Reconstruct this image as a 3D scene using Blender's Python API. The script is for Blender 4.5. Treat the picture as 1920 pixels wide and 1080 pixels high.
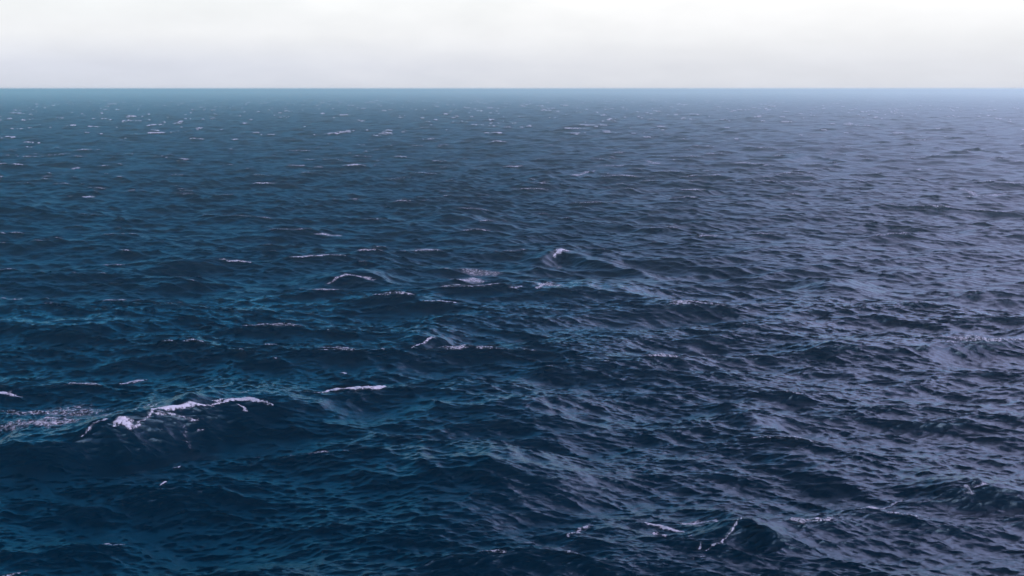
import bpy, math
import numpy as np

# ---------------------------------------------------------------- clearing, camera, sky, sun, exposure
for o in list(bpy.data.objects):
    bpy.data.objects.remove(o, do_unlink=True)
scene = bpy.context.scene
COL = scene.collection
R = math.radians

CAM_H = 16.0
LENS_PX = 1867.0                       # focal length in pixels of a 1920 wide frame (35 mm lens)
PITCH = math.atan(373.5 / LENS_PX)

cam_data = bpy.data.cameras.new("camera")
cam_data.sensor_width = 36.0
cam_data.lens = 36.0 * LENS_PX / 1920.0
cam_data.clip_start = 0.5
cam_data.clip_end = 200000.0
cam = bpy.data.objects.new("camera", cam_data)
COL.objects.link(cam)
cam.location = (0.0, 0.0, CAM_H)
cam.rotation_euler = (math.pi / 2 - PITCH, 0.0, 0.0)
scene.camera = cam

SUN_ELEV, SUN_AZ = R(42), R(128)        # azimuth clockwise from +Y (the view axis)
SKY_STRENGTH = 0.08


def world_sky():
    w = bpy.data.worlds.new("World")
    scene.world = w
    w.use_nodes = True
    nt = w.node_tree
    N, L = nt.nodes, nt.links
    N.clear()

    def math_(op, a, b=None, c=None, clamp=False):
        n = N.new('ShaderNodeMath'); n.operation = op; n.use_clamp = clamp
        for i, v in enumerate((a, b, c)):
            if v is None:
                continue
            if isinstance(v, (int, float)):
                n.inputs[i].default_value = v
            else:
                L.new(v, n.inputs[i])
        return n.outputs[0]

    def ramp(fac, stops, mode='LINEAR'):
        r = N.new('ShaderNodeValToRGB'); r.color_ramp.interpolation = mode
        els = r.color_ramp.elements
        while len(els) > 1:
            els.remove(els[-1])
        els[0].position, els[0].color = stops[0][0], (*stops[0][1], 1)
        for p, c in stops[1:]:
            e = els.new(p); e.color = (*c, 1)
        L.new(fac, r.inputs[0])
        return r.outputs[0]

    def mix(fac, a, b, mode='MIX'):
        m = N.new('ShaderNodeMix'); m.data_type = 'RGBA'; m.blend_type = mode
        for sock, v in ((m.inputs[0], fac), (m.inputs[6], a), (m.inputs[7], b)):
            if isinstance(v, (int, float)):
                sock.default_value = v
            elif isinstance(v, tuple):
                sock.default_value = (*v, 1)
            else:
                L.new(v, sock)
        return m.outputs[2]

    tc = N.new('ShaderNodeTexCoord')
    sep = N.new('ShaderNodeSeparateXYZ'); L.new(tc.outputs['Generated'], sep.inputs[0])
    z = math_('MAXIMUM', sep.outputs[2], 0.0)
    sky = N.new('ShaderNodeTexSky')
    sky.sky_type = 'NISHITA'; sky.sun_disc = False
    sky.sun_elevation = SUN_ELEV; sky.sun_rotation = SUN_AZ
    sky.air_density = 1.0; sky.dust_density = 2.0; sky.ozone_density = 3.0
    clear = mix(1.0, sky.outputs[0], (SKY_STRENGTH,) * 3, 'MULTIPLY')

    # thin bright cloud deck: clouds lie on a flat layer, so they flatten towards the horizon
    den = math_('ADD', z, 0.30)
    px = math_('DIVIDE', sep.outputs[0], den)
    py = math_('DIVIDE', sep.outputs[1], den)
    comb = N.new('ShaderNodeCombineXYZ'); L.new(px, comb.inputs[0]); L.new(py, comb.inputs[1])
    nz = N.new('ShaderNodeTexNoise'); nz.inputs['Scale'].default_value = 3.2
    nz.inputs['Detail'].default_value = 7; nz.inputs['Roughness'].default_value = 0.55
    L.new(comb.outputs[0], nz.inputs['Vector'])
    n = nz.outputs['Fac']
    # direction towards the veiled sun
    dot = N.new('ShaderNodeVectorMath'); dot.operation = 'DOT_PRODUCT'
    L.new(tc.outputs['Generated'], dot.inputs[0])
    dot.inputs[1].default_value = (math.cos(SUN_ELEV) * math.sin(SUN_AZ), math.cos(SUN_ELEV) * math.cos(SUN_AZ), math.sin(SUN_ELEV))
    glow = math_('POWER', math_('MAXIMUM', math_('MULTIPLY_ADD', dot.outputs['Value'], 0.5, 0.5), 0.0), 3.0)
    # sky colour by elevation (sin of the elevation), left and right: unseen upper stops added for sheen on the water
    sky_sheen_left = ramp(z, [(0.0, (0.67, 0.70, 0.79)), (0.022, (0.71, 0.74, 0.83)), (0.05, (0.87, 0.885, 0.91)),
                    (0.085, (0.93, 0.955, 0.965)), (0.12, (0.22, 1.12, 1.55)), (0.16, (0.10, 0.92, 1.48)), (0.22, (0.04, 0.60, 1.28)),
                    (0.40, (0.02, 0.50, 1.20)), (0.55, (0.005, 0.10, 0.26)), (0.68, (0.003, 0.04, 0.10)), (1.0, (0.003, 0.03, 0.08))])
    sky_sheen_right = ramp(z, [(0.0, (0.71, 0.725, 0.78)), (0.022, (0.755, 0.77, 0.82)), (0.05, (0.89, 0.90, 0.92)),
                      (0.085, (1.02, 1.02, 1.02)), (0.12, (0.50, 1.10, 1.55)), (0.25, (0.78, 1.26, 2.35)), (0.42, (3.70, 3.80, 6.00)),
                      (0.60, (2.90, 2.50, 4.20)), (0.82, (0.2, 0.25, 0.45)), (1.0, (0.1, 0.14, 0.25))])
    hl = math_('SQRT', math_('ADD', math_('MULTIPLY', sep.outputs[0], sep.outputs[0]), math_('MULTIPLY', sep.outputs[1], sep.outputs[1])))
    sa = math_('DIVIDE', sep.outputs[0], math_('MAXIMUM', hl, 0.001))
    sa = math_('MULTIPLY_ADD', math_('SUBTRACT', n, 0.5), 0.5, sa)
    sa = math_('SUBTRACT', sa, math_('MULTIPLY', z, 0.9))
    side = N.new('ShaderNodeMapRange'); side.interpolation_type = 'SMOOTHSTEP'
    side.inputs[1].default_value = -0.45; side.inputs[2].default_value = 0.20
    L.new(sa, side.inputs[0])
    deck = mix(side.outputs[0], sky_sheen_left, sky_sheen_right)
    shade = math_('MULTIPLY_ADD', n, 0.17, 0.91)
    gl = math_('MULTIPLY_ADD', glow, 0.20, 1.01)
    k = math_('MULTIPLY', shade, gl)
    kc = N.new('ShaderNodeCombineXYZ')
    for i in range(3):
        L.new(k, kc.inputs[i])
    deck = mix(1.0, deck, kc.outputs[0], 'MULTIPLY')
    # cloud cover: total near the horizon, and thinning to blue sky overhead away from the sun
    cover = math_('ADD', math_('MULTIPLY', n, 0.6), math_('MULTIPLY', glow, 0.55))
    cover = math_('SUBTRACT', cover, math_('MULTIPLY', z, 0.55))
    mr = N.new('ShaderNodeMapRange'); mr.interpolation_type = 'SMOOTHSTEP'
    mr.inputs[1].default_value = 0.15; mr.inputs[2].default_value = 0.6
    L.new(cover, mr.inputs[0])
    near = N.new('ShaderNodeMapRange'); near.interpolation_type = 'SMOOTHSTEP'
    near.inputs[1].default_value = 0.10; near.inputs[2].default_value = 0.30
    near.inputs[3].default_value = 1.0; near.inputs[4].default_value = 0.0
    L.new(z, near.inputs[0])
    cov = math_('MAXIMUM', math_('MULTIPLY_ADD', mr.outputs[0], 0.35, 0.65), near.outputs[0])
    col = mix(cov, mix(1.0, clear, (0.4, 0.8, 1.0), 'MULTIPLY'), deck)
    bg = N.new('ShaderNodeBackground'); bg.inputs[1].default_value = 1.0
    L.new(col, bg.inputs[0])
    out = N.new('ShaderNodeOutputWorld'); L.new(bg.outputs[0], out.inputs[0])


world_sky()

sun_data = bpy.data.lights.new("sun", 'SUN')
sun_data.energy = 0.8
sun_data.angle = R(15)
sun_data.color = (1.0, 0.86, 0.82)
sun = bpy.data.objects.new("sun", sun_data)
COL.objects.link(sun)
sun.rotation_euler = (math.pi / 2 - SUN_ELEV, 0.0, math.pi - SUN_AZ)

vs = scene.view_settings
vs.view_transform = 'Standard'; vs.look = 'None'; vs.exposure = 0.0; vs.gamma = 1.0
scene.render.engine = 'CYCLES'
scene.cycles.max_bounces = 4
scene.cycles.volume_bounces = 2
scene.cycles.transparent_max_bounces = 8
scene.cycles.sample_clamp_indirect = 4.0
scene.cycles.use_denoising = True
scene.cycles.pixel_filter_width = 1.2

# ---------------------------------------------------------------- the sea surface (spectral waves)
# crests that stand out of the spectral sea: steepness in front, behind, [(x, y, height)] in metres
CRESTS = [
    (1.15, 2.6, [(-24.13,41.06,0.5), (-22.54,41.65,0.75), (-20.51,42.36,0.85), (-18.72,43.26,1), (-17.72,43.87,1.25), (-16.29,45.52,1.4), (-15.05,46.87,1.25), (-13.84,47.72,1.35), (-12.34,48.03,0.9), (-10.52,46.95,0.55), (-8.33,46.48,0.6), (-6.46,46.08,0.45), (-4.5,47.32,0.6), (-2.4,47.76,0.75), (0,47.18,0.65), (2.57,45.84,0.45), (5.14,45.69,0)]),
    (1.1, 2.2, [(-9.24,38.7,0), (-7.01,38.62,0.45), (-4.41,38.87,0.65), (-1.79,39.49,0.85), (0.44,39,0.85), (2.2,38.8,0.55), (4.18,38.7,0)]),
    (0.6, 1.6, [(-5.45,35.23,0), (-3.23,35.28,0.45), (-1.21,35.43,0.5), (0.6,34.76,0)]),
    (0.6, 1.8, [(10.93,41.09,0), (13,39.57,0.55), (14.63,39.09,0.55), (16.68,39.15,0)]),
    (0.5, 1.4, [(15.23,37.07,0), (16.85,37.5,0.55), (17.91,37.56,0.9), (18.73,36.96,0.55), (20.04,36.6,0.3), (21.66,36.45,0)]),
    (0.4, 1.2, [(6.16,33.46,0), (7.29,33.4,0.35), (8.32,33.96,0.8), (8.94,33.11,0.5), (10.64,32.99,0)]),
    (0.8, 2.4, [(-0.98,89.96,0), (2.51,92.32,0.55), (4.67,95.72,0.85), (7,92.05,0.6), (10.11,88.52,0.5), (12.92,84.68,0)]),
    (0.8, 2.2, [(-18.3,81.8,0), (-15.7,82.31,0.6), (-14.02,83.07,0.85), (-11.73,82.81,0.7), (-9.38,81.8,0)]),
    (0.9, 2.6, [(-3.44,78.66,0), (1.71,78.15,0.6), (5.06,77.26,0.7), (10.06,76.66,0.5), (13.68,73.41,0)]),
    (0.6, 1.8, [(-8.24,62.14,0), (-6.51,62.11,0.4), (-5.17,62.51,0.8), (-3.82,62.97,0)]),
    (1.0, 2.8, [(-39.28,66.13,0.4), (-32.58,65.86,0.8), (-28.49,64.76,0.8), (-25.46,66.16,0.6), (-22.51,65.91,0)]),
    (0.7, 2.0, [(17,60.27,0), (19.63,59.21,0.65), (21.05,59.51,0.45), (22.48,58.91,0.4), (24.73,58.87,0.6), (27.66,58.75,0)]),
    (0.6, 1.8, [(9.24,45.69,0), (11.19,45.32,0.5), (12.38,45.01,0.5), (14.53,44.49,0)]),
    (1.4, 3.6, [(-76.94,127.76,0.9), (-62.7,128.16,1), (-57.12,126.4,0.7), (-51.35,125.44,0)]),
    (0.8, 2.2, [(-34.12,88.31,0), (-30.34,88.61,0.7), (-28.57,89.08,0.5), (-25.8,87.77,0)]),
    (0.8, 2.4, [(23.22,78.66,0), (25.87,79.03,0.7), (28.49,79.06,0.4), (31.06,77.81,0)]),
    (0.7, 2.0, [(-12.47,56.14,0), (-9.86,55.55,0.4), (-7.31,54.88,0.4), (-4.89,55.03,0)]),
    (1.4, 4, [(22,229.51,0), (36.4,244.35,0), (59.39,223.06,0.5), (70.35,236.1,0.6), (74.07,224.35,0.4), (80.71,219.51,0)]),
    (1.4, 4, [(100.41,248.36,0), (117.38,269.48,0.7), (123.02,266.14,0.6), (124.19,248.36,0)]),
    (1.2, 3.2, [(0,181.18,0), (3.88,181.56,0.5), (5.86,182.78,0.6), (10.23,173.82,0)]),
    (1.1, 3.0, [(-12.16,125.44,0), (-8.6,122.93,0.8), (-5.25,121.87,0.8), (-1.98,122.32,0)]),
]
# foam: label, strokes of (x, y, half width, density) in metres
FOAM_PATCHES = [
    ("thick bright foam cap spilling over the highest part of the long left crest",
     [[(-17.06,43.13,0.06,0.95), (-16.82,44.36,0.1,1), (-16.4,45.23,0.24,1.6), (-15.61,45.4,0.24,1.45), (-14.77,45.98,0.12,1.1), (-14.38,46.31,0.08,1)], [(-16.45,44.51,0.2,0.9), (-15.05,44.83,0.2,0.9)]]),
    ("small rounded foam cap left of the thicker one on the long left crest",
     [[(-17.83,42.98,0.1,1), (-17.6,43.58,0.22,1.6), (-17.11,43.13,0.12,1.2)]]),
    ("pointed foam-edged peak at the right end of the long left crest",
     [[(-14.36,46.31,0.08,1.1), (-13.76,47.44,0.16,1.4), (-13.08,47.36,0.26,1.4), (-11.85,46.66,0.1,1)], [(-13.46,46.83,0.05,1), (-12.81,46.14,0.1,1.1)]]),
    ("thin foam line trailing down the crest towards the lower left",
     [[(-19.2,42.12,0.06,0.9), (-18.71,42.98,0.1,1), (-18.19,43.49,0.07,1)], [(-17.44,44.79,0.06,1), (-17.19,45.34,0.07,1)]]),
    ("isolated solid white breaker between the left crest and the picture centre",
     [[(-10.14,49.38,0.08,0.9), (-9.43,50.03,0.26,1.6), (-8.37,50.03,0.24,1.7), (-7.24,49.93,0.22,1.6), (-6.72,50.21,0.18,1.4)]]),
    ("ragged foam patch cut by the left edge behind the long crest",
     [[(-27.26,49.83,0.3,1.1), (-26.48,50.2,0.32,1.3), (-25.46,49.83,0.16,1)]]),
    ("broad lacy foam trail lying behind the left crest near the left edge",
     [[(-24.63,44.25,0.6,0.85), (-22.67,44.32,0.8,0.95), (-21.59,44.39,0.9,1), (-19.55,45.85,0.7,0.85)], [(-23.5,42.53,0.1,1.2), (-22.77,42.6,0.1,1.1)], [(-22.47,45.93,0.35,1), (-21.95,46.17,0.35,1.1)], [(-21.23,45.46,0.45,1.1), (-20.67,45.77,0.45,1.05)], [(-24.99,47.49,0.6,0.75), (-22.37,47.58,1.2,0.8), (-20.3,47.07,0.9,0.75)], [(-23.29,45.07,1.2,0.76), (-19.45,45.62,1.1,0.74)]]),
    ("lacy foam tumbling down the dark face of the left crest",
     [[(-15.37,44.25,0.12,0.5), (-14.99,43.66,0.18,0.6), (-14.62,42.81,0.2,0.62)], [(-16.97,45.46,0.1,1.1), (-17.03,46.01,0.1,1)], [(-18.01,46.58,0.12,1.1), (-17.6,46.74,0.12,1)], [(-16.46,45.7,0.08,1), (-16.07,45.46,0.08,0.9)], [(-14.65,44.32,0.08,1), (-14.48,44.25,0.08,0.9)]]),
    ("short foam dashes under the pointed peak of the left crest",
     [[(-14.51,46.94,0.08,1.1), (-13.81,47.27,0.1,1.1)], [(-13.83,48.04,0.06,1), (-13.38,48.48,0.06,1)]]),
    ("large lacy white foam patch left of the central peak",
     [[(-4.8,84.65,0.6,1), (-2.75,84.16,1,1.15), (-1.01,83.91,0.5,1.05)], [(-3.84,88.3,1.3,0.85), (-2.14,87.22,1.1,0.85)]]),
    ("pale foam streak above and left of the large lacy patch",
     [[(-11.42,103.38,0.35,1.1), (-9.7,102.29,0.55,1.25), (-7.81,101.58,0.25,1)]]),
    ("compact white breaker alone in the upper left water",
     [[(-65.15,149.29,0.5,1.4), (-64.03,149.29,0.8,1.7), (-62.44,147.76,0.5,1.4)]]),
    ("small foam cap on the tip of the central peak",
     [[(3.86,93.58,0.15,1.1), (4.63,94.86,0.4,1.5), (5.23,94.54,0.2,1.2)], [(4.23,91.71,0.3,0.9), (4.31,90.21,0.3,0.8)]]),
    ("thin foam fringe on the crest left of the central peak",
     [[(-15.39,81.17,0.15,1), (-13.95,82.63,0.2,1.15), (-11.6,81.89,0.16,1.05)]]),
    ("faint flat foam patch in the left middle water",
     [[(-39.26,91.66,0.3,1), (-37.78,91.09,0.45,1.1), (-35.91,89.96,0.25,1)]]),
    ("foam-tipped crest right of the flat left foam patch",
     [[(-26.16,89.65,0.16,1.2), (-25.16,89.93,0.2,1.3), (-24.11,89.65,0.16,1.2)]]),
    ("curled pair of foam scraps near the left edge at mid height",
     [[(-40.31,77.47,0.2,1.1), (-39.54,76.42,0.2,1)], [(-38.9,75.81,0.15,1), (-38.17,75.4,0.2,1.1)], [(-39.06,77.68,0.15,1.1), (-38.25,76.42,0.2,1.1)]]),
    ("slanting foam line on the small crest below the flat left patch",
     [[(-31.7,74.05,0.12,1.2), (-31.49,75.25,0.16,1.2), (-31.07,76.07,0.12,1.1)]]),
    ("torn foam on the dark face below the central peak",
     [[(2.19,77.19,0.2,1), (3.03,79.36,0.4,1), (3.77,78.48,0.3,1)], [(1.15,84.08,0.25,1), (2.2,84.08,0.25,1)], [(0.21,77.19,0.3,0.9), (0.85,77.61,0.2,0.9)]]),
    ("narrow foam streak above the pointed left peak",
     [[(-22.22,54.6,0.1,1), (-21.63,54.82,0.16,1.15), (-21.13,54.92,0.1,1.1)]]),
    ("short foam streak near the left edge above the ragged patch",
     [[(-27.3,54.82,0.1,1), (-26.59,54.6,0.2,1.15), (-26.01,54.38,0.1,1)]]),
    ("smooth white foam streak in the upper right water",
     [[(77.3,200.69,0.6,1.2), (78.72,198.01,1,1.5), (82.45,202.05,0.4,1.1)]]),
    ("lacy foam band across the lower right of centre",
     [[(4.89,35.13,0.06,1.2), (5.58,34.71,0.12,1.25), (6.13,34.43,0.08,1.1)], [(6.34,35.13,0.16,1), (7.07,35.27,0.2,1.15), (7.66,34.99,0.12,1)], [(5.19,34.53,0.07,1.1), (5.51,34.25,0.08,1.2)], [(6.14,33.94,0.1,1), (6.26,33.72,0.1,1)]]),
    ("thin curved foam line on the sharp lower right crest",
     [[(6.66,32.33,0.04,1), (7.32,32.67,0.04,1.1), (7.8,33.32,0.04,1), (8.11,33.86,0.04,1.1), (8.43,34.18,0.04,1.1)]]),
    ("forked foam drip at the bottom right of centre",
     [[(6.59,32.78,0.05,1), (6.48,32.49,0.05,1.1)], [(6.24,32.08,0.04,1), (6.14,31.84,0.03,0.9)], [(6.5,32.08,0.04,1), (6.45,31.92,0.04,0.9)]]),
    ("speckled foam under the peak near the right edge",
     [[(17.68,37.19,0.1,1), (17.85,36.76,0.22,1), (18.52,37.19,0.14,1)]]),
    ("pinkish foam sliver left of the peak near the right edge",
     [[(14.17,36.5,0.08,1), (14.7,36.81,0.1,1.15), (15.3,37.07,0.06,1.1)]]),
    ("foam-tipped wavelet between centre and the isolated breaker",
     [[(-6.2,60.76,0.08,1), (-5.3,62.02,0.12,1.2), (-4.89,62.45,0.08,1)]]),
    ("foam scatter on the dark face at bottom centre",
     [[(2.8,34.96,0.14,0.9), (2.32,34.31,0.16,1), (1.89,33.51,0.08,1.05)]]),
    ("fine foam scatter in the dark lower left water",
     [[(-14.83,34.21,0.1,0.95), (-14,34.07,0.12,1)]]),
    ("broken foam line at the bottom left corner",
     [[(-17.12,31.26,0.05,1), (-16.76,31.49,0.06,1.05), (-16.51,31.8,0.06,1.1)]]),
    ("long pale foam streak above centre right",
     [[(8.43,185.65,0.7,1), (11.04,184.5,1,1.25), (13.42,190.38,0.6,1), (16.27,200.6,0.5,1.1)]]),
    ("double foam fleck right of the central peak",
     [[(20.83,110.12,0.3,1), (21.7,110.95,0.35,1.1)], [(20.64,108.48,0.25,1.1), (22.72,108.88,0.3,1.1)]]),
    ("scattered foam left of and above the central peak",
     [[(-23.89,111.38,0.35,1), (-23.05,110.53,0.3,1)], [(-21.38,109.29,0.4,1.1), (-18.97,109.7,0.35,1)]]),
    ("foam on the wave back close to the right edge in the upper water",
     [[(73.26,161.95,0.4,0.9), (71.16,152.62,0.8,1), (72.34,150.25,0.8,1.1), (76.07,152.62,0.4,0.9)]]),
    ("lacy foam fan in the upper left water",
     [[(-79.9,231.6,1,0.9), (-75.79,228.08,1.6,1), (-74.02,226.36,1.4,1.1)]]),
    ("bent foam streak above centre far right of the fan",
     [[(30.52,224.67,1,0.9), (30.95,213.47,1,1)], [(26.89,211.96,0.6,1.1), (31.63,215.01,0.7,1.1)]]),
    ("long thin foam line in the upper water right of centre",
     [[(16.51,210.63,0.6,1), (23.02,210.63,0.7,1.2)]]),
    ("white fleck trio near the upper left edge",
     [[(-100.78,213.65,1,1.3), (-99.75,213.65,1,1.3)], [(-96.12,209.15,0.7,1.1), (-95.12,209.15,0.7,1.2)], [(-90.52,206.25,0.6,1.1), (-89.75,206.25,0.6,1.1)]]),
    ("small foam cap on the far crest in the upper right",
     [[(112.65,257.6,0.8,1.1), (114.65,255.3,0.9,1.1)], [(121.35,267.21,0.7,1.1), (125.51,272.28,0.7,1.1)]]),
    ("tiny bright fleck in the dark lower left water",
     [[(-14.46,38.29,0.05,1.2), (-14.32,38.51,0.07,1.5)], [(-14.59,40.09,0.04,1.1), (-14.29,40.27,0.05,1.1)]]),
    ("pale foam fleck above the isolated breaker",
     [[(-9.71,54.6,0.07,1), (-9.35,54.6,0.1,1.3)]]),
]
G = 9.81
WATER_COL = (0.0, 0.011, 0.020)
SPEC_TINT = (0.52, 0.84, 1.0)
FOAM_COL = (0.60, 0.55, 0.58)
BUMP = 0.02
ROUGH_GAIN = 0.3
RNG = np.random.default_rng(11)
WIND = R(-100)                         # travel direction of the waves: towards the viewer, a little left
PEAK = 24.0                            # peak wavelength in metres
KP = 2 * math.pi / PEAK


def spectrum(kx, ky, lo, hi, gain):
    k = np.hypot(kx, ky)
    k1 = np.where(k == 0, 1.0, k)
    th = np.arctan2(ky, kx) - WIND
    s = np.clip(8.0 * (k1 / KP) ** 0.3, 8.0, 14.0)
    # spreading function cos^2s(theta/2)
    from math import lgamma
    d = np.abs(np.cos(th / 2)) ** (2 * s)
    norm = 2 * np.sqrt(np.pi / (s + 0.6)) * 1.0
    S = 0.5 * 0.0095 * k1 ** -4 * np.exp(-1.25 * (KP / k1) ** 2) * d / norm
    S *= gain
    lk = np.log2(k1)
    a, b = np.log2(2 * math.pi / hi), np.log2(2 * math.pi / lo)
    w = np.clip((lk - a) / 0.5 + 0.5, 0, 1) * np.clip((b - lk) / 0.5 + 0.5, 0, 1)   # partition in octaves
    S = S * w
    S[k == 0] = 0
    return S


def tile(L_, n, lo, hi, gain):
    """height, horizontal shift and its gradient of one periodic patch of sea"""
    f = np.fft.fftfreq(n, L_ / n) * 2 * math.pi
    kx, ky = np.meshgrid(f, f, indexing='ij')
    k = np.hypot(kx, ky); k1 = np.where(k == 0, 1, k)
    dk = 2 * math.pi / L_
    amp = np.sqrt(spectrum(kx, ky, lo, hi, gain) * dk * dk)
    keep = (k < 2 * math.pi / lo * 1.5)
    g = (RNG.normal(size=(n, n)) + 1j * RNG.normal(size=(n, n))) / math.sqrt(2)
    # one-sided spectrum, real part taken: travelling phases do not matter in a still
    H = amp * g * keep * math.sqrt(2)
    def inv(a):
        return (np.fft.ifft2(a) * n * n).real
    h = inv(H)
    dx = inv(-1j * kx / k1 * H) * -1
    dy = inv(-1j * ky / k1 * H) * -1
    dxx = inv(kx * kx / k1 * H) * -1
    dyy = inv(ky * ky / k1 * H) * -1
    dxy = inv(kx * ky / k1 * H) * -1
    return np.stack([h, dx, dy, dxx, dyy, dxy], -1).astype(np.float32)


#            size   n    shortest  longest  gain  turn
CASCADES = [(613.0, 1024, 10.0, 400.0, 2.0, 0.0),
            (149.0, 1024, 2.4, 10.0, 4.6, 0.2),
            (41.0, 1024, 0.6, 2.4, 6.0, -0.16),
            (11.3, 1024, 0.10, 0.6, 14.0, 0.2)]
FOAM_SHARE = 2.2                       # per cent of the surface that folds enough to break
CHOP = [1.25, 1.3, 1.3, 1.2]


def sample(T, L_, x, y, ch):
    """smooth (cubic B-spline) periodic look-up"""
    n = T.shape[0]
    u = x * (n / L_); v = y * (n / L_)
    iu = np.floor(u); iv = np.floor(v)
    fu = (u - iu).astype(np.float32); fv = (v - iv).astype(np.float32)
    iu = iu.astype(np.int64); iv = iv.astype(np.int64)
    def wts(t):
        return ((1 - t) ** 3 / 6, (3 * t ** 3 - 6 * t * t + 4) / 6, (-3 * t ** 3 + 3 * t * t + 3 * t + 1) / 6, t ** 3 / 6)
    wu, wv = wts(fu), wts(fv)
    out = np.zeros((x.size, ch), np.float32)
    F = T.reshape(n * n, -1)[:, :ch]
    F = np.ascontiguousarray(F)
    for a in range(4):
        ra = ((iu + a - 1) % n) * n
        for b in range(4):
            out += F[ra + (iv + b - 1) % n] * (wu[a] * wv[b])[:, None]
    return out


def value_noise(x, y, scale, seed, octaves=3):
    r = np.random.default_rng(seed)
    T = r.random((256, 256, 1)).astype(np.float32)
    tot = np.zeros(x.size, np.float32); amp = 1.0; s = 0.0
    for o in range(octaves):
        tot += amp * sample(T, 256 * scale / 2 ** o, x + 37.3 * o, y - 11.7 * o, 1)[:, 0]
        s += amp; amp *= 0.5
    return (tot / s - 0.5) * 2.6 + 0.5


def build_grid():
    az = [-math.pi]
    dense = R(35)
    side = np.concatenate([np.linspace(-math.pi, -dense - 0.06, 110, endpoint=False),
                           np.linspace(-dense - 0.06, -dense, 24, endpoint=False)])
    core = np.arange(-dense, dense, 0.00092)
    az = np.concatenate([side, core, np.linspace(dense, dense + 0.06, 24, endpoint=False),
                         np.linspace(dense + 0.06, math.pi, 110, endpoint=False)])
    rad = [0.6]
    while rad[-1] < 45000.0:
        r = rad[-1]
        if r < 18: q = 1.06
        elif r < 22: q = 1.01
        elif r < 80: q = 1.0012
        elif r < 200: q = 1.0017
        elif r < 1500: q = 1.0024
        elif r < 6000: q = 1.006
        else: q = 1.02
        rad.append(r * q)
    rad = np.array(rad)
    return az, rad


AZ, RAD = build_grid()
NA, NR = len(AZ), len(RAD)
print('grid', NA, NR, NA * NR)
rr, aa = np.meshgrid(RAD, AZ, indexing='ij')
X0 = (rr * np.sin(aa)).ravel(); Y0 = (rr * np.cos(aa)).ravel()
dR = np.gradient(RAD); dA = np.gradient(AZ); dA[0] = dA[1]; dA[-1] = dA[-2]
SP = np.maximum(dR[:, None] * 1.0, RAD[:, None] * dA[None, :]).ravel()      # local mesh spacing
del rr, aa

gust = np.clip(value_noise(X0, Y0 * 1.6, 17.0, 5, 4), 0.0, 1.2)
disp = np.zeros((X0.size, 3), np.float32)
calm = np.zeros(X0.size, np.float32)          # room made for the hand-placed crests in the random sea
crest_z = np.zeros(X0.size, np.float32)
crest_y = np.zeros(X0.size, np.float32)
for front, back, pts in CRESTS:
    a = np.array(sorted(pts))
    ii = np.nonzero((X0 > a[0, 0] - back) & (X0 < a[-1, 0] + back) & (Y0 > a[:, 1].min() - 8 * front - 3) & (Y0 < a[:, 1].max() + 6 * back))[0]
    x, y = X0[ii], Y0[ii]
    yc = np.interp(x, a[:, 0], a[:, 1]); am = np.interp(x, a[:, 0], a[:, 2], 0, 0)
    # round the polyline off a little
    for d in (-1.2, -0.6, 0.6, 1.2):
        am = am + np.interp(x + d * back * 0.5, a[:, 0], a[:, 2], 0, 0); yc = yc + np.interp(x + d * back * 0.3, a[:, 0], a[:, 1])
    am /= 5; yc /= 5
    wob = value_noise(x, y * 0.3, 1.3, 77, 3) - 0.5
    yc = yc + wob * 0.5 * back * 0.5; am = am * (1 + 0.35 * wob)
    v = y - yc
    t = np.where(v < 0, -v / (front * 1.6), v / back)
    prof = np.exp(-(np.sqrt(t * t + 0.02) - 0.1414)) * (1 + 0.6 * t) - 0.28 * np.exp(-((v + 3.4 * front) / (1.9 * front)) ** 2) * (v < 0)
    crest_z[ii] += (am * prof).astype(np.float32)
    crest_y[ii] += (-0.45 * am * np.exp(-(v / (front * 1.1)) ** 2)).astype(np.float32)
    calm[ii] = np.maximum(calm[ii], np.clip(am * 1.6, 0, 1) * np.exp(-(v / (2.2 * back)) ** 2) * 0.7)
J = [np.zeros(X0.size, np.float32) for _ in range(3)]
resid = np.zeros(X0.size, np.float32)         # slope variance the mesh is too coarse to carry out there
for ci, (L_, n, lo, hi, gain, turn) in enumerate(CASCADES):
    T = tile(L_, n, lo, hi, gain)
    gx = np.gradient(T[..., 0], L_ / n, axis=0); gy = np.gradient(T[..., 0], L_ / n, axis=1)
    mss = float((gx ** 2 + gy ** 2).mean())
    print('cascade', ci, 'Hs', 4 * T[..., 0].std(), 'rms slope', mss ** .5)
    w = np.clip(np.log2(3.5 * max(lo, 0.16) / SP) / 2.5, 0, 1) if ci else np.clip((30 / SP - 1.0), 0, 1)
    resid += mss * (1 - w * w)
    m = (w > 0) if ci else np.ones(w.size, bool)
    if ci == 1:
        m = RAD.repeat(NA) < 9000
    idx = np.nonzero(m)[0]
    c, s = math.cos(turn), math.sin(turn)
    for k0 in range(0, idx.size, 400000):
        ii = idx[k0:k0 + 400000]
        x, y = X0[ii], Y0[ii]
        u, v = c * x + s * y + 1000 * L_, -s * x + c * y + 1000 * L_
        D = sample(T, L_, u, v, 6)
        ww = w[ii] * (1 - calm[ii] * (1.0, 0.45, 0.0, 0.1)[ci])
        if ci >= 2:
            ww = ww * (0.85 + 0.35 * gust[ii])
        ch = CHOP[ci]
        disp[ii, 2] += D[:, 0] * ww
        disp[ii, 0] += (c * D[:, 1] - s * D[:, 2]) * ww * ch
        disp[ii, 1] += (s * D[:, 1] + c * D[:, 2]) * ww * ch
        if ci < 3:
            a, b, e = D[:, 3], D[:, 4], D[:, 5]
            f = ch * (1.0, 1.0, 0.4)[ci] * (ww if ci == 2 else 1.0)
            J[0][ii] += f * (c * c * a + s * s * b - 2 * c * s * e)
            J[1][ii] += f * (s * s * a + c * c * b + 2 * c * s * e)
            J[2][ii] += f * (c * s * (a - b) + (c * c - s * s) * e)
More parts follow.
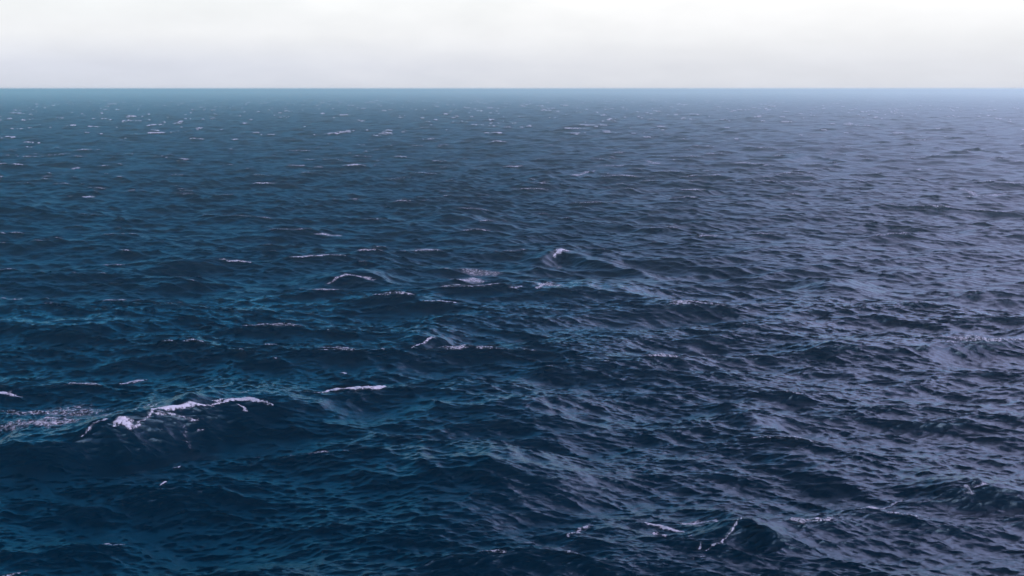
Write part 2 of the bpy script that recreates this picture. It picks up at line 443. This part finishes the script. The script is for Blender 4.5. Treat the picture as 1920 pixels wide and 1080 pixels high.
JAC = (1 + J[0]) * (1 + J[1]) - J[2] ** 2
print('jac', JAC.mean(), np.percentile(JAC, [0.1, 1, 5, 50, 95]))
disp[:, 2] += crest_z; disp[:, 1] += crest_y

P = np.empty((X0.size, 3), np.float32)
P[:, 0] = X0 + disp[:, 0]; P[:, 1] = Y0 + disp[:, 1]; P[:, 2] = disp[:, 2]
RR = np.hypot(X0, Y0)

# foam where the surface folds over, broken up by noise
FOAM_J = float(np.percentile(JAC[(RR > 25) & (RR < 800)], FOAM_SHARE)) + 0.0
print('fold limit', FOAM_J)
fn = value_noise(X0, Y0, 1.1, 21, 4)
band = value_noise(X0, Y0, 23.0, 33, 3)
wild = np.clip((FOAM_J + 0.06 * np.clip(RR / 400, 0, 1) - JAC) / 0.13, 0, 1.5) * np.clip(0.4 + 1.2 * fn, 0, 1.3) * np.clip(0.4 + 1.3 * band, 0, 1.3)
wild = (wild * (1 + np.clip(RR / 250, 0, 2.0)) * np.clip(1.0 - calm * 1.5, 0, 1)).astype(np.float32)
wild[np.abs(np.arctan2(X0, Y0)) > R(36)] = 0
wild[(RR > 6500) | (RR < 20)] = 0
far_n = value_noise(X0, Y0 * 0.5, 5.0, 55, 4)
k = np.clip((RR - 100) / 250, 0, 1)
wild = wild * (1 - k + k * np.clip((far_n - 0.62) * 5.0, 0, 1.5)).astype(np.float32)
lim = np.where(RR < 160, 0.92, np.where(RR < 300, 1.1, 2.0)) * (0.75 + 0.4 * fn)
wild = np.minimum(wild, lim).astype(np.float32)
print('foam share', (wild[RR < 300] > 0.3).mean())


def stroke_mask(strokes):
    """density of one patch of foam on the grid, as (vertex indices, values)"""
    allp = np.array([p for st in strokes for p in st])
    pad = allp[:, 2].max() * 1.9 + 0.3
    ii = np.nonzero((X0 > allp[:, 0].min() - pad) & (X0 < allp[:, 0].max() + pad)
                    & (Y0 > allp[:, 1].min() - pad * 1.2) & (Y0 < allp[:, 1].max() + pad * 1.2))[0]
    x, y = X0[ii], Y0[ii]
    sc = max(0.35, pad * 0.55)
    x = x + (value_noise(x, y, sc, 91, 3) - 0.5) * pad * 0.45
    y = y + (value_noise(x, y, sc, 92, 3) - 0.5) * pad * 0.45
    best = np.zeros(ii.size)
    for st in strokes:
        for (x0, y0, w0, i0), (x1, y1, w1, i1) in zip(st[:-1], st[1:]):
            L2 = (x1 - x0) ** 2 + (y1 - y0) ** 2 + 1e-9
            t = np.clip(((x - x0) * (x1 - x0) + (y - y0) * (y1 - y0)) / L2, 0, 1)
            d = np.hypot(x - x0 - t * (x1 - x0), y - y0 - t * (y1 - y0))
            ww = w0 + t * (w1 - w0); it = i0 + t * (i1 - i0)
            best = np.maximum(best, it * np.clip(1.0 - 0.5 * (d / ww) ** 1.6, 0, 1))
    return ii, best.astype(np.float32)


def quads(NRr, NAa):
    i = np.arange(NRr - 1)[:, None]; j = np.arange(NAa)[None, :]
    j2 = (j + 1) % NAa
    a = i * NAa + j; b = i * NAa + j2; c = (i + 1) * NAa + j2; d = (i + 1) * NAa + j
    return np.stack([a, b, c, d], -1).reshape(-1, 4)[:, ::-1]


def make_mesh(name, verts, faces, attrs, mat):
    me = bpy.data.meshes.new(name)
    me.vertices.add(len(verts)); me.vertices.foreach_set('co', verts.astype(np.float32).ravel())
    me.loops.add(faces.size); me.loops.foreach_set('vertex_index', faces.astype(np.int32).ravel())
    me.polygons.add(len(faces))
    me.polygons.foreach_set('loop_start', np.arange(0, faces.size, 4, dtype=np.int32))
    me.update(calc_edges=True)
    me.polygons.foreach_set('use_smooth', np.ones(len(faces), bool))
    for k, v in attrs.items():
        at = me.attributes.new(k, 'FLOAT', 'POINT'); at.data.foreach_set('value', v.astype(np.float32))
    me.materials.append(mat)
    o = bpy.data.objects.new(name, me); COL.objects.link(o)
    return o


# ---------------------------------------------------------------- materials
def nodes(m):
    m.use_nodes = True
    nt = m.node_tree; nt.nodes.clear()
    return nt.nodes, nt.links


def mth(N, L, op, a, b=None, c=None, clamp=False):
    n = N.new('ShaderNodeMath'); n.operation = op; n.use_clamp = clamp
    for i, v in enumerate((a, b, c)):
        if v is None:
            continue
        if isinstance(v, (int, float)):
            n.inputs[i].default_value = v
        else:
            L.new(v, n.inputs[i])
    return n.outputs[0]


def water_material():
    m = bpy.data.materials.new("sea_water")
    N, L = nodes(m)
    geo = N.new('ShaderNodeNewGeometry')
    def noise(scale, rot, stretch, detail, rough):
        mp = N.new('ShaderNodeMapping'); mp.inputs['Rotation'].default_value = (0, 0, rot)
        mp.inputs['Scale'].default_value = (stretch, 1.0, 1.0)
        L.new(geo.outputs['Position'], mp.inputs[0])
        n = N.new('ShaderNodeTexNoise'); n.inputs['Scale'].default_value = scale
        n.inputs['Detail'].default_value = detail; n.inputs['Roughness'].default_value = rough
        L.new(mp.outputs[0], n.inputs['Vector'])
        return n.outputs['Fac']
    a = noise(9.0, R(-10), 0.5, 3, 0.6)
    b = noise(24.0, R(12), 0.55, 3, 0.65)
    h = mth(N, L, 'ADD', mth(N, L, 'MULTIPLY', a, 1.0), mth(N, L, 'MULTIPLY', b, 0.45))
    b1 = N.new('ShaderNodeBump'); b1.inputs['Strength'].default_value = 1.0; b1.inputs['Distance'].default_value = BUMP
    L.new(h, b1.inputs['Height'])
    p = N.new('ShaderNodeBsdfPrincipled')
    p.inputs['Base Color'].default_value = (*WATER_COL, 1)
    p.inputs['IOR'].default_value = 1.40
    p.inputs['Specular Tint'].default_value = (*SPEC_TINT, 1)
    rg = N.new('ShaderNodeAttribute'); rg.attribute_name = 'rough'
    L.new(rg.outputs['Fac'], p.inputs['Roughness'])
    L.new(b1.outputs[0], p.inputs['Normal'])
    out = N.new('ShaderNodeOutputMaterial'); L.new(p.outputs[0], out.inputs[0])
    return m


def foam_material():
    m = bpy.data.materials.new("sea_foam")
    N, L = nodes(m)
    geo = N.new('ShaderNodeNewGeometry')
    at = N.new('ShaderNodeAttribute'); at.attribute_name = 'foam_cover'
    n1 = N.new('ShaderNodeTexNoise'); n1.inputs['Scale'].default_value = 5.0
    n1.inputs['Detail'].default_value = 9; n1.inputs['Roughness'].default_value = 0.72; n1.inputs['Distortion'].default_value = 0.4
    L.new(geo.outputs['Position'], n1.inputs['Vector'])
    vo = N.new('ShaderNodeTexVoronoi'); vo.feature = 'DISTANCE_TO_EDGE'; vo.inputs['Scale'].default_value = 7.0
    wv = N.new('ShaderNodeVectorMath'); wv.operation = 'MULTIPLY_ADD'
    nc = N.new('ShaderNodeTexNoise'); nc.inputs['Scale'].default_value = 3.0; nc.inputs['Detail'].default_value = 3
    L.new(geo.outputs['Position'], nc.inputs['Vector'])
    L.new(nc.outputs['Color'], wv.inputs[0]); wv.inputs[1].default_value = (0.5, 0.5, 0.5); L.new(geo.outputs['Position'], wv.inputs[2])
    L.new(wv.outputs[0], vo.inputs['Vector'])
    lace = mth(N, L, 'SUBTRACT', 0.30, mth(N, L, 'MINIMUM', vo.outputs['Distance'], 0.45))
    k = mth(N, L, 'MULTIPLY_ADD', mth(N, L, 'SUBTRACT', n1.outputs['Fac'], 0.5), 3.0, at.outputs['Fac'])
    k = mth(N, L, 'MULTIPLY_ADD', lace, 0.5, k)
    mr = N.new('ShaderNodeMapRange'); mr.interpolation_type = 'SMOOTHSTEP'
    mr.inputs[1].default_value = 0.64; mr.inputs[2].default_value = 1.42
    L.new(k, mr.inputs[0])
    fac = mth(N, L, 'MULTIPLY', mr.outputs[0], 0.88)
    p = N.new('ShaderNodeBsdfPrincipled')
    p.inputs['Base Color'].default_value = (*FOAM_COL, 1)
    p.inputs['Roughness'].default_value = 0.75
    p.inputs['Specular IOR Level'].default_value = 0.2
    bp = N.new('ShaderNodeBump'); bp.inputs['Distance'].default_value = 0.06; bp.inputs['Strength'].default_value = 0.8
    L.new(n1.outputs['Fac'], bp.inputs['Height']); L.new(bp.outputs[0], p.inputs['Normal'])
    tr = N.new('ShaderNodeBsdfTransparent')
    mx = N.new('ShaderNodeMixShader')
    L.new(fac, mx.inputs[0]); L.new(tr.outputs[0], mx.inputs[1]); L.new(p.outputs[0], mx.inputs[2])
    out = N.new('ShaderNodeOutputMaterial'); L.new(mx.outputs[0], out.inputs[0])
    return m


# ---------------------------------------------------------------- objects
ALPHA = np.sqrt(np.clip(resid, 0, 1) * 0.5 * ROUGH_GAIN + 0.0005)
water = make_mesh('water', P, quads(NR, NA), {'rough': np.sqrt(ALPHA * 1.41)}, water_material())
water['kind'] = 'structure'
water['label'] = 'dark blue choppy sea reaching to the hazy horizon'
foam_mat = foam_material()

# grid normals, used to lift the foam off the water
Pg = P.reshape(NR, NA, 3)
du = np.empty_like(Pg); du[1:-1] = Pg[2:] - Pg[:-2]; du[0] = Pg[1] - Pg[0]; du[-1] = Pg[-1] - Pg[-2]
dv = np.roll(Pg, -1, 1) - np.roll(Pg, 1, 1)
NRM = np.cross(dv, du).reshape(-1, 3)
NRM /= np.linalg.norm(NRM, axis=1, keepdims=True) + 1e-12
NRM *= np.sign(NRM[:, 2:3] + 1e-9)
del du, dv


def islands(q):
    """cells of one patch split into its separate pieces, largest first"""
    used, inv = np.unique(q.ravel(), return_inverse=True)
    f = inv.reshape(-1, 4)
    lab = np.arange(used.size)
    while True:
        m = lab[f].min(1)
        new = lab.copy()
        for k in range(4):
            np.minimum.at(new, f[:, k], m)
        new = new[new]
        if (new == lab).all():
            break
        lab = new
    fl = lab[f[:, 0]]
    ids, cnt = np.unique(fl, return_counts=True)
    return [q[fl == i] for i in ids[np.argsort(-cnt)]]


def foam_sheet(name, ii, dens, thick, eps=0.12, far=0.0):
    """a skin of foam lying on the waves over the grid cells where its density is above eps"""
    full = np.zeros(NR * NA, np.float32); full[ii] = dens
    g = full.reshape(NR, NA)
    mx = np.maximum(np.maximum(g[:-1, :-1], g[1:, :-1]), np.maximum(g[:-1, 1:], g[1:, 1:]))
    r, c = np.nonzero(mx > eps)
    if r.size == 0:
        return None
    a = r * NA + c
    q = np.stack([a + NA, a + NA + 1, a + 1, a], -1)
    d = None
    root = None
    for part in (islands(q) if name == 'whitecap' else [q]):
        used, inv = np.unique(part.ravel(), return_inverse=True)
        d = full[used]
        lump = value_noise(X0[used], Y0[used], 0.16, 44, 3)
        lift = 0.012 + 0.00012 * RR[used] + thick * np.clip(d - 0.5, 0, 1) * (0.35 + np.clip(lump, 0, 1.1))
        lift = lift + far * np.clip(d, 0, 1) * np.clip((RR[used] - 120) / 500, 0, 1)
        v = P[used] + NRM[used] * lift[:, None] * 0.6
        v[:, 2] += lift * 0.4
        if root is None:
            org = v.mean(0)
        o = make_mesh(name if root is None else 'foam_fleck', v - org, inv.reshape(-1, 4), {'foam_cover': d}, foam_mat)
        if root is None:
            root = o; o.location = org
        else:
            o.parent = root
    return root


taken = np.zeros(NR * NA, np.float32)
for label, strokes in FOAM_PATCHES:
    ii, dens = stroke_mask(strokes)
    solid = max(p[3] for st in strokes for p in st)
    o = foam_sheet('whitecap', ii, dens, max(0.0, solid - 1.2) * 0.22)
    if o is None:
        print('EMPTY', label); continue
    o['label'] = label; o['category'] = 'whitecap'; o['group'] = 'whitecaps on the open sea'
    taken[ii] = np.maximum(taken[ii], dens)
wild = np.where(taken > 0.05, 0, wild)
o = foam_sheet('sea_foam', np.arange(NR * NA), wild, 0.05, 0.12, 0.45)
o['kind'] = 'stuff'
o['label'] = 'scattered pale flecks of foam all over the choppy sea'
print('script done')


# ---------------------------------------------------------------- thin sea haze
def haze():
    m = bpy.data.materials.new("sea_haze")
    N, L = nodes(m)
    v = N.new('ShaderNodeVolumePrincipled')
    v.inputs['Color'].default_value = (1.0, 1.0, 0.90, 1)
    v.inputs['Density'].default_value = HAZE
    v.inputs['Anisotropy'].default_value = 0.78
    out = N.new('ShaderNodeOutputMaterial'); L.new(v.outputs[0], out.inputs['Volume'])
    X = 47000.0; z0, z1 = float(P[:, 2].min()) - 1.0, CAM_H + 0.4
    me = bpy.data.meshes.new('haze')
    vs_ = [(sx * X, sy * X, z) for z in (z0, z1) for sy in (-1, 1) for sx in (-1, 1)]
    me.from_pydata(vs_, [], [(0, 2, 3, 1), (4, 5, 7, 6), (0, 1, 5, 4), (2, 6, 7, 3), (0, 4, 6, 2), (1, 3, 7, 5)])
    me.materials.append(m)
    o = bpy.data.objects.new('haze', me); COL.objects.link(o)
    o['kind'] = 'stuff'; o['label'] = 'pale sea haze softening the far water'


HAZE = 0.00075
haze()
